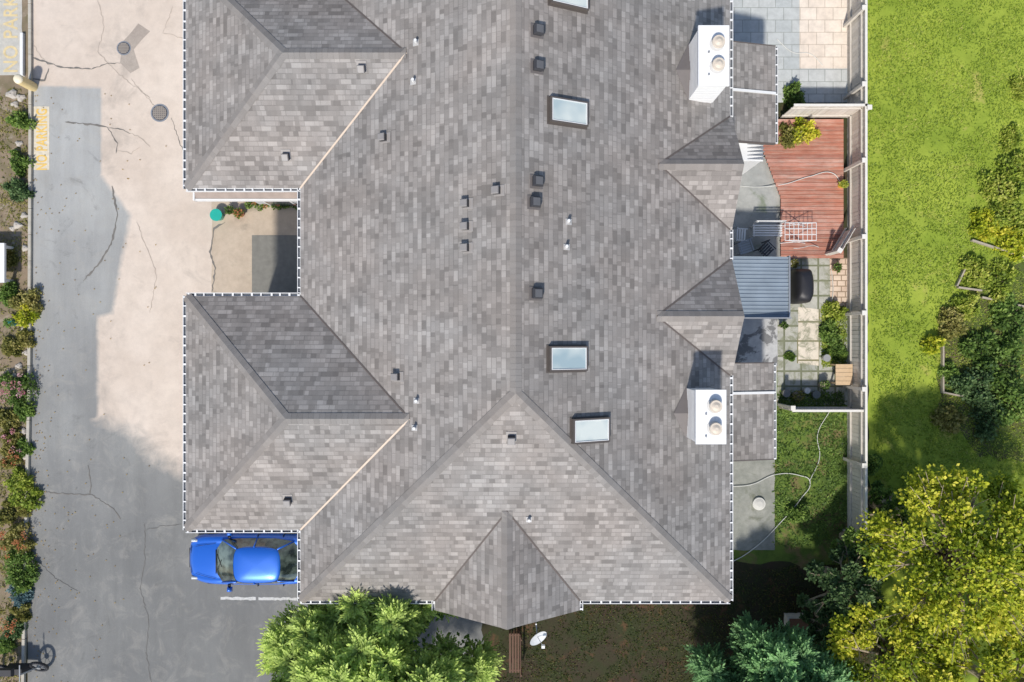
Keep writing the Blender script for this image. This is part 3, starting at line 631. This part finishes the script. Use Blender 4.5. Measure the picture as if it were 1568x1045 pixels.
for z_ in (.55,.7): mb.box(x+.2,x+.225,y-.7,y+.7,z_,z_+.08)
for yy in (-.65,.6): mb.box(x+.226,x+.26,y+yy,y+yy+.05,.3,.85)
mb.obj('park_bench',[plain('bench_brown',(.13,.07,.045),.8,0,.3,9)])
mb=MB(); a=G(1200,980); b=G(1236,938)
mb.box(a[0],b[0],b[1]-.06,b[1],0,.4); mb.box(a[0],a[0]+.05,a[1],b[1]-.061,0,.4); mb.box(a[0]+.1,b[0],b[1]-.5,b[1]-.12,0,.25,1)
mb.obj('compost_bin',[WOOD,BROWNW])
EDG=plain('edging',(.38,.33,.26),.9,0,.25,6)
def plank(name,p,q,mat=WOOD):
    a=Vector(G(*p));b=Vector(G(*q));d=b-a; mb=MB(); mb.box(0,d.length,-.03,.03,0,.16,0,Matrix.Translation(a)@Matrix.Rotation(math.atan2(d.y,d.x),4,'Z')); mb.obj(name,[mat],bevel=.006)
for p,q in [((1441,520),(1441,600)),((1462,438),(1480,400)),((1464,440),(1500,445)),((1485,368),(1568,395)),((1500,455),(1568,470)),((1440,600),(1500,612))]: plank('garden_edging',p,q,EDG)
root=empty('bollard'); x,y,_=G(34,124,.6); mb=MB(); mb.cyl((x,y,0),(x,y,.8),.17,n=20,m=0); mb.dome((x,y,.8),.17,.1,m=1)
mb.obj('post',[plain('boll_y',(.70,.55,.28),.6),plain('boll_t',(.76,.68,.5),.6)],root)
RK=plain('rock',(.45,.41,.36),.9,0,.3,5)
def rock(px,py,r):
    x,y,_=G(px,py); mb=MB(); n=9; ph=random.random()*6
    vs=[]
    for j,(z,s) in enumerate(((0,1),(.5,.95),(.85,.6),(1.,.1))):
        for k in range(n): t=2*math.pi*k/n; q=r*s*(1+.25*math.sin(3*t+ph)); vs.append((x+q*math.cos(t),y+q*math.sin(t)*.8,z*r*.7))
    mb.add(vs,[(j*n+k,j*n+(k+1)%n,(j+1)*n+(k+1)%n,(j+1)*n+k) for j in range(3) for k in range(n)]); mb.obj('garden_rock',[RK])
for q in [(20,145,.22),(33,150,.18),(24,160,.15),(38,330,.14),(28,345,.17),(40,380,.15),(20,350,.12),(38,505,.15),(40,540,.13),(30,560,.14),(22,575,.12),(36,660,.15),(30,220,.14),(40,300,.13),(40,700,.12)]: rock(*q)
mb=MB(); a=G(31,116,.1); b=G(36,50,.1); mb.box(a[0],b[0],a[1],b[1],0,.14); mb.obj('wheel_stop',[WHITE],bevel=.02)
mb=MB(); a=G(0,432,.8); mb.box(a[0]-1.5,a[0]+.08,a[1],a[1]+1.4,.6,.7); 
for q in ((-1.4,.05),(-.15,.05),(-1.4,1.25),(-.15,1.25)): mb.box(a[0]+q[0],a[0]+q[0]+.1,a[1]+q[1],a[1]+q[1]+.1,0,.599)
mb.obj('porch_table',[WHITE])
# ---------------------------------------------------------------- motorcycle
root=empty('motorcycle'); x,y,_=G(45,1022,.4); mb=MB()
def wheel(cx,cy):
    n=28
    f=lambda t:(cx+.27*math.cos(t),cy+.22*math.sin(t),.33+.2*math.sin(t))
    for k in range(n): mb.cyl(f(2*math.pi*k/n),f(2*math.pi*(k+1)/n),.055,n=8,m=0)
    mb.cyl((cx,cy+.05,.28),(cx,cy-.05,.38),.08,m=1)
    for k in range(7): mb.cyl((cx,cy,.33),f(k*.9),.008,n=5,m=1)
wheel(x+.3,y); wheel(x-1.0,y-.1)
mb.box(x-.75,x+.05,y-.16,y+.14,.35,.75,0,None,.1,.05); mb.box(x-.9,x-.3,y-.15,y+.15,.76,.86,0,None,.05,.04); mb.cyl((x+.05,y-.35,.98),(x+.05,y+.35,.98),.02,m=1); mb.cyl((x+.05,y,.98),(x+.3,y,.33),.03,m=1)
mb.obj('frame',[BLACK,METAL],root)
# ---------------------------------------------------------------- car
CAR=empty('parked_car')
m,nt,b=new_mat('car_paint_blue'); b.inputs['Base Color'].default_value=(.010,.13,.62,1); b.inputs['Metallic'].default_value=.3; b.inputs['Roughness'].default_value=.32
b.inputs['Coat Weight'].default_value=1; b.inputs['Coat Roughness'].default_value=.05; BLUE=m
m,nt,b=new_mat('car_glass'); p=pos(nt); lk(nt,mixc(nt,ramp(nt,noise(nt,p,2.2,3),[(.42,0.),(.62,1.)]),(.02,.03,.03),(.14,.18,.16)),b.inputs['Base Color']); b.inputs['Roughness'].default_value=.04; b.inputs['Coat Weight'].default_value=1; CG=m  # lighter mottling paints sky and interior reflections on the glass
cx0,cy0,_=G(289,855,.6)
def carobj(mb,name,mats,sub=0):
    mb.v=[(cx0+v[0],cy0+v[1],v[2]) for v in mb.v]; o=mb.obj(name,mats,CAR,True)
    bm=bmesh.new(); bm.from_mesh(o.data); bmesh.ops.recalc_face_normals(bm,faces=bm.faces); bm.to_mesh(o.data); bm.free()
    if sub: s=o.modifiers.new('s','SUBSURF'); s.levels=sub; s.render_levels=sub
    return o
st=[(0.0,.40,.50),(.05,.60,.60),(.2,.76,.70),(.6,.86,.80),(1.0,.88,.88),(1.3,.885,.90),(2.2,.89,.91),(3.2,.885,.92),(3.9,.86,.94),(4.3,.80,.95),(4.48,.66,.86),(4.52,.5,.6)]
mb=MB(); vs=[]
for (x,w,zt) in st:
    half=[(.96*w,.22),(1.0*w,.32),(1.02*w,.55),(1.0*w,zt-.16),(.95*w,zt-.05),(.80*w,zt-.005),(.70*w,zt-.03),(.62*w,zt-.01),(.3*w,zt+.025),(0,zt+.03)]
    row=[(x,-a,z) for a,z in half]+[(x,a,z) for a,z in half[:-1][::-1]]; vs+=row
nr=len(row); fs=[(i_*nr+j,i_*nr+j+1,(i_+1)*nr+j+1,(i_+1)*nr+j) for i_ in range(len(st)-1) for j in range(nr-1)]
fs+=[tuple(range(nr))[::-1],tuple(range((len(st)-1)*nr,len(st)*nr))]
mb.add(vs,fs); carobj(mb,'body',[BLUE],2)
mb=MB()
base=[(1.08,0),(1.14,.45),(1.34,.75),(1.85,.80),(2.5,.81),(3.2,.80),(3.85,.71),(4.10,.4),(4.15,0)]
top=[(1.88,0),(1.90,.35),(1.98,.55),(2.15,.60),(2.6,.615),(3.2,.60),(3.42,.53),(3.50,.3),(3.52,0)]
def ring(o,z,zc=0): 
    r=[(x,-y,z+zc*(1-(y/.6)**2)) for x,y in o]; r+=[(x,y,z+zc*(1-(y/.6)**2)) for x,y in o[1:-1][::-1]]; return r
b0=ring(base,.90); t0=ring(top,1.36,.03); n=len(b0)
mb.add(b0+t0,[(k,(k+1)%n,n+(k+1)%n,n+k) for k in range(n)],0)
carobj(mb,'windows',[CG])
mb=MB()
def sc(f,z): return [(2.68+(x-2.68)*f,y*f,z) for x,y,_ in t0]
rings=[[(2.68+(x-2.68)*1.03,y*1.04,z-.03) for x,y,z in t0],[(x,y,z+.005) for x,y,z in t0],sc(.75,1.425),sc(.4,1.44),sc(.1,1.445)]
for r in rings: mb.v+=r
for j in range(len(rings)-1):
    for k in range(n): mb.f.append((j*n+k,j*n+(k+1)%n,(j+1)*n+(k+1)%n,(j+1)*n+k)); mb.m.append(0)
mb.f.append(tuple(range(4*n,5*n))); mb.m.append(0)
carobj(mb,'roof_panel',[BLUE],1)
mb=MB()
for s in (-1,1):
    for (a,b_) in (((1.31,.75,.90),(1.99,.575,1.37)),((3.85,.70,.91),(3.40,.55,1.37)),((2.55,.80,.91),(2.6,.63,1.37))):
        mb.cyl((a[0],s*a[1],a[2]),(b_[0],s*b_[1],b_[2]),.03,n=8)
    mb.box(1.50,1.68,min(s*.9,s*1.07),max(s*.9,s*1.07),.90,1.03,0,None,.03,.03); mb.box(1.54,1.62,min(s*.8,s*.901),max(s*.8,s*.901),.9,.94,1)
    mb.box(.10,.40,s*.66-.065,s*.66+.065,.60,.725,2,None,.05,.03)
    mb.box(4.33,4.47,s*.62-.1,s*.62+.1,.75,.88,3,None,.02,.02)
    for x in (1.5,2.55,3.45): mb.box(x-.006,x+.006,min(s*.83,s*.912),max(s*.83,s*.912),.5,.87,1)
    for q0,q1 in (((.32,.48,.765),(.7,.56,.845)),((.7,.56,.845),(1.08,.62,.905))): mb.cyl((q0[0],s*q0[1],q0[2]),(q1[0],s*q1[1],q1[2]),.007,n=5,m=1)
mb.box(-.02,.08,-.35,.35,.36,.5,1); mb.cyl((.12,-.5,.655),(.12,.5,.655),.008,n=5,m=1); mb.cyl((1.12,-.42,.945),(1.12,.42,.945),.02,n=6,m=1)
for s in (-.3,.25): mb.cyl((1.16,s,.955),(1.36,s+.4*(1 if s<0 else -1),1.08),.01,n=6,m=1)
carobj(mb,'trim',[BLUE,BLACK,plain('lamp_clear',(.6,.63,.65),.1),plain('lamp_red',(.4,.01,.01),.2)])
mb=MB()
for x in (.85,3.6):
    for s in (-1,1): mb.cyl((x,s*.70,.32),(x,s*.895,.32),.32,n=28,m=0); mb.cyl((x,s*.89,.32),(x,s*.91,.32),.2,n=20,m=1)
carobj(mb,'wheels',[BLACK,METAL])
# ---------------------------------------------------------------- trees
def cedar(name,cx,cy,R,zt,pal0,pal1,lob,N_=5200,frond=.42,drop=.36,seedq=3):
    root=empty(name); mb=MB(); mb.cyl((cx,cy,0),(cx,cy,zt*.85),.28,.05,12)
    for k in range(26):
        a=k*2.4; z=zt*(.2+.6*k/26); r=R*(1-.5*k/26)*.8; mb.cyl((cx,cy,z),(cx+r*math.cos(a),cy+r*math.sin(a),z+.5),.06,.015,6)
    mb.obj('trunk',[BARK],root)
    lobes=[]
    for k in range(lob):
        q=math.sqrt((k+.5)/lob); a=k*2.39996+random.uniform(-.25,.25); r=R*q*random.uniform(.82,1.08)
        z=zt*(1-drop*q**seedq)*random.uniform(.90,1.04); lobes.append((cx+r*math.cos(a),cy+r*math.sin(a),z,q))
    Bs=[];Ds=[];Ss=[];C0=[];C1=[]
    per=N_//lob; K=13; p0=np.array(pal0);p1=np.array(pal1)
    for (lx,ly,lz,q) in lobes:
        h=rng.random(per)**1.0*1.3; a=rng.random(per)*6.283; rad=.05+.5*h/1.3*(.6+.7*rng.random(per))
        base=np.stack([lx+rad*np.cos(a)*.6,ly+rad*np.sin(a)*.6,lz-h],1)
        out=np.stack([np.cos(a),np.sin(a),np.full(per,.55)+rng.normal(0,.2,per)],1); out+=np.array([(lx-cx)/R*.5,(ly-cy)/R*.5,0]); out=unit(out)
        L=frond*(.6+.6*rng.random(per))
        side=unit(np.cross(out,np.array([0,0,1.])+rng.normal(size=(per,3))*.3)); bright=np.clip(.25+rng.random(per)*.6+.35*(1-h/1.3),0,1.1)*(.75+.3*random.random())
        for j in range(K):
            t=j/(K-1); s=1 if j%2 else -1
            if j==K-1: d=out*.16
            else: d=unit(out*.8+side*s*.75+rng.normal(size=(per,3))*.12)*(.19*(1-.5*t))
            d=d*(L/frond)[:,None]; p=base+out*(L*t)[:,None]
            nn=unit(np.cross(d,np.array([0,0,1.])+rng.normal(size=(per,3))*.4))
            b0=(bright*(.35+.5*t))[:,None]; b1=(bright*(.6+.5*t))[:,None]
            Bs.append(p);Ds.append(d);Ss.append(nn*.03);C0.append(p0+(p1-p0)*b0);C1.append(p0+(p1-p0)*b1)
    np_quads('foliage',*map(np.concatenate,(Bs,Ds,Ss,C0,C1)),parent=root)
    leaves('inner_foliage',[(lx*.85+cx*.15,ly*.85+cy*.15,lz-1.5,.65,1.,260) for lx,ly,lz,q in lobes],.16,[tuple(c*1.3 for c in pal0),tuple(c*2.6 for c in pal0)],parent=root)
cedar('cedar_tree',-4.2,-10.85,3.45,7.2,(.07,.14,.03),(.80,.98,.26),72,12500)
cedar('cedar_tree',8.9,-12.3,2.7,4.6,(.035,.09,.045),(.36,.64,.25),44,6500)
TW=plain('twigs',(.38,.31,.22),.9,0,.3,10)
def broad(name,cx,cy,R,zt,pal,nleaf,lobes,size,zb=1.6,inner=.3,sx=1.,sy=1.):
    root=empty(name); mb=MB(); cl=[]; mb.cyl((cx,cy,0),(cx,cy,zb+.8),.2,.13,10)
    for k in range(lobes):
        q=math.sqrt((k+.5)/lobes); a=k*2.39996+random.uniform(-.4,.4); r=R*q*random.uniform(.8,1.15)
        z=zb+(zt-zb)*(1-.6*q*q)*random.uniform(.75,1.); p=(cx+r*math.cos(a)*sx,cy+r*math.sin(a)*sy,z); rr=R*random.uniform(.12,.24)
        cl.append((p[0],p[1],p[2]-rr*.6,rr,rr*.9,nleaf/lobes)); mid=Vector((cx+(p[0]-cx)*.45,cy+(p[1]-cy)*.45,zb+.6+(p[2]-zb)*.4))
        mb.cyl((cx,cy,zb*.8),mid,.08,.045,7); mb.cyl(mid,p,.045,.012,6)
        for _ in range(3): mb.cyl(mid+(Vector(p)-mid)*.5,(p[0]+random.uniform(-rr,rr),p[1]+random.uniform(-rr,rr),p[2]+random.uniform(-.1,.3)),.02,.006,5)
    mb.obj('trunk_and_limbs',[TW],root)
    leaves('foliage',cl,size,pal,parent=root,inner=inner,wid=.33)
broad('yellow_leaf_tree',14.75,-7.2,3.1,5.2,YEL,26000,84,.125)
broad('yellow_leaf_tree',12.7,-10.4,2.0,4.2,YEL,11000,40,.125)
broad('yellow_leaf_tree',16.3,-11.6,3.0,5.4,YEL,16000,50,.125)
broad('garden_tree',11.45,-8.4,1.35,2.8,DKGREEN,9000,34,.12,.6)
broad('garden_tree',12.1,-7.1,.8,2.2,GREEN,4000,18,.11,.5)
broad('garden_tree',11.2,-9.9,1.0,2.2,DKGREEN,6000,24,.12,.5)
broad('garden_tree',13.2,-5.9,.9,1.6,GREEN,4000,20,.12,.3)
L=[(24,180,.42,.6,GREEN,None),(24,247,.4,.55,GREEN,None),(23,290,.42,.6,DKGREEN,None),(32,462,.5,.6,OLIVE,None),(38,482,.4,.5,YEL,None),(8,450,.4,.5,GREEN,None),
(24,598,.75,.9,GREEN,(PINK,14)),(10,670,.4,.5,OLIVE,(PINK,6)),(16,700,.4,.4,OLIVE,(ORANGE,6)),(28,760,.6,.6,LIME,None),(22,830,.6,.6,OLIVE,(ORANGE,14)),(20,868,.6,.6,GREEN,None),(28,890,.5,.6,GREEN,None),(15,960,.4,.5,DKGREEN,(ORANGE,10)),(25,912,.4,.4,[(.08,.16,.16),(.2,.32,.34),(.3,.42,.42)],None),
(12,530,.4,.4,OLIVE,None),(36,520,.3,.35,OLIVE,None),(30,630,.3,.4,GREEN,None),(8,990,.35,.4,GREEN,None),(26,735,.4,.5,LIME,None),(6,790,.4,.5,OLIVE,None),(34,780,.3,.3,OLIVE,None),(30,690,.35,.3,GREEN,(PINK,3)),(8,640,.4,.4,OLIVE,None),(30,940,.3,.35,OLIVE,None),(12,395,.3,.3,OLIVE,None)]
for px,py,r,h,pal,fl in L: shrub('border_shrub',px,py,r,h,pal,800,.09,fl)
Rg=[(1222,146,.45,.7,GREEN,None),(1212,205,.5,.9,OLIVE,None),(1238,200,.5,1.,YEL,None),(1280,480,.35,.5,LIME,None),(1274,510,.4,.5,GREEN,None),(1284,535,.3,.4,GREEN,None),(1210,545,.12,.12,GREEN,None),
(1550,255,.6,.5,LIME,None),(1540,290,.8,.6,LIME,None),(1555,330,.7,.6,LIME,None),(1515,345,.6,.4,YEL,None),(1550,370,.6,.6,YEL,None),(1500,420,.6,.4,LIME,None),(1535,430,.7,.5,LIME,None),(1460,490,.6,.5,OLIVE,None),(1430,525,.3,.6,YEL,None),(1555,485,.7,.6,GREEN,None),(1500,530,.7,.6,GREEN,None),(1545,560,.9,.9,GREEN,None),(1500,590,.8,.8,DKGREEN,None),(1455,570,.3,.4,GREEN,None),(1560,620,.9,1.,GREEN,None),(1455,640,.6,.5,OLIVE,None),(1520,640,.7,.7,DKGREEN,None),(1480,470,.4,.4,LIME,None),
(1565,130,.4,.2,LIME,None),(1550,210,.4,.2,LIME,None),(1225,790,.35,.5,GREEN,None),(1340,710,.4,.4,GREEN,None)]
for px,py,r,h,pal,fl in Rg: shrub('garden_shrub',px,py,r,h,pal,1000,.12 if px>1400 else .09,fl)
def tufts(name,poly,n,size,pal,z=.01,upw=1.0,thr=.22):
    P=[G(*q)[:2] for q in poly]; xs=[p[0] for p in P]; ys=[p[1] for p in P]
    x=rng.uniform(min(xs),max(xs),n*2); y=rng.uniform(min(ys),max(ys),n*2); ins=np.zeros(n*2,bool)
    j=len(P)-1
    for i_ in range(len(P)):
        xi,yi=P[i_];xj,yj=P[j]; c=((yi>y)!=(yj>y))&(x<(xj-xi)*(y-yi)/(yj-yi+1e-12)+xi); ins^=c; j=i_
    x=x[ins];y=y[ins]; f=np.sin(x*1.7+np.sin(y*1.3)*2)*np.cos(y*1.1+np.sin(x*.9)*2)*.3+.25*np.sin(x*4.3+3*np.sin(y*2.9))*np.sin(y*3.7+2*np.sin(x*3.1))+.5+rng.normal(0,.15,len(x)); k=f>thr; x=x[k];y=y[k];m_=len(x)
    d=unit(rng.normal(size=(m_,3))*np.array([1,1,.3])+np.array([0,0,upw])); s=unit(np.cross(d,np.array([0,0,1.])+rng.normal(size=(m_,3))*.5))
    Ls=size*(.5+rng.random(m_))[:,None]; C=pick(pal,m_,f[k]*.8); np_quads(name,np.stack([x,y,np.full(m_,z)],1),d*Ls,s*Ls*.16,C*.8,C)
LG=[(.16,.25,.03),(.28,.39,.045),(.42,.53,.075),(.64,.64,.17)]
tufts('lawn_grass',[(1320,-60),(1620,-60),(1620,720),(1340,760)],42000,.085,LG,.006,.5,.3)
tufts('side_yard_weeds',[(1186,628),(1296,628),(1296,830),(1186,840)],5000,.11,GREEN,.01,.35,.4)
tufts('rear_yard_grass',[(760,925),(1330,850),(1345,1060),(760,1060)],14000,.08,[(.03,.05,.012),(.06,.09,.02),(.12,.14,.03),(.20,.12,.05)],.012,.5,.35)
tufts('patio_moss',[(1192,600),(1292,600),(1292,622),(1192,622)],1500,.08,GREEN,.014,.3)
tufts('patio_weeds',[(1258,470),(1296,470),(1296,560),(1258,560)],2500,.09,LIME,.014,.3,.3)
tufts('border_plants',[(-40,120),(44,140),(45,600),(38,900),(30,1060),(-40,1060)],9000,.10,OLIVE,.012,.5,.4)
# scattered fallen leaves on the driveway edge
nl=260; xx=rng.uniform(-17.3,-11.8,nl); yy=rng.uniform(-13,9,nl); xx=-17.4+(xx+17.4)*rng.random(nl)**1.5
d=unit(rng.normal(size=(nl,3))*np.array([1,1,.1])); s=unit(np.cross(d,np.array([[0,0,1.]])))
np_quads('fallen_leaves',np.stack([xx,yy,np.full(nl,.035)],1),d*.06,s*.02,pick([(.2,.12,.05),(.5,.35,.1)],nl),pick([(.25,.15,.06),(.55,.4,.12)],nl))
# ---------------------------------------------------------------- camera, light
cam=bpy.data.cameras.new('camera'); co=bpy.data.objects.new('camera',cam); scene.collection.objects.link(co); co.location=(0,0,H); cam.sensor_width=36; cam.lens=36*PPM*H/1568; cam.clip_end=1000; scene.camera=co
S=Vector((-.17,-.60,.79)).normalized(); el=math.asin(S.z)
ld=bpy.data.lights.new('sun','SUN'); ld.energy=4.1; ld.angle=math.radians(3); ld.color=(1,.945,.865); lo=bpy.data.objects.new('sun',ld); scene.collection.objects.link(lo); lo.rotation_euler=S.to_track_quat('Z','Y').to_euler(); lo.location=(0,0,60)
wd=bpy.data.worlds.new('World'); scene.world=wd; wd.use_nodes=True; nt=wd.node_tree; sk=nt.nodes.new('ShaderNodeTexSky'); sk.sky_type='NISHITA'; sk.sun_disc=False; sk.sun_elevation=el; sk.sun_rotation=math.atan2(S.x,S.y)%(2*math.pi)
nt.links.new(sk.outputs[0],nt.nodes['Background'].inputs[0]); nt.nodes['Background'].inputs[1].default_value=.15
scene.view_settings.view_transform='Standard'; scene.view_settings.look='None'; scene.view_settings.exposure=0
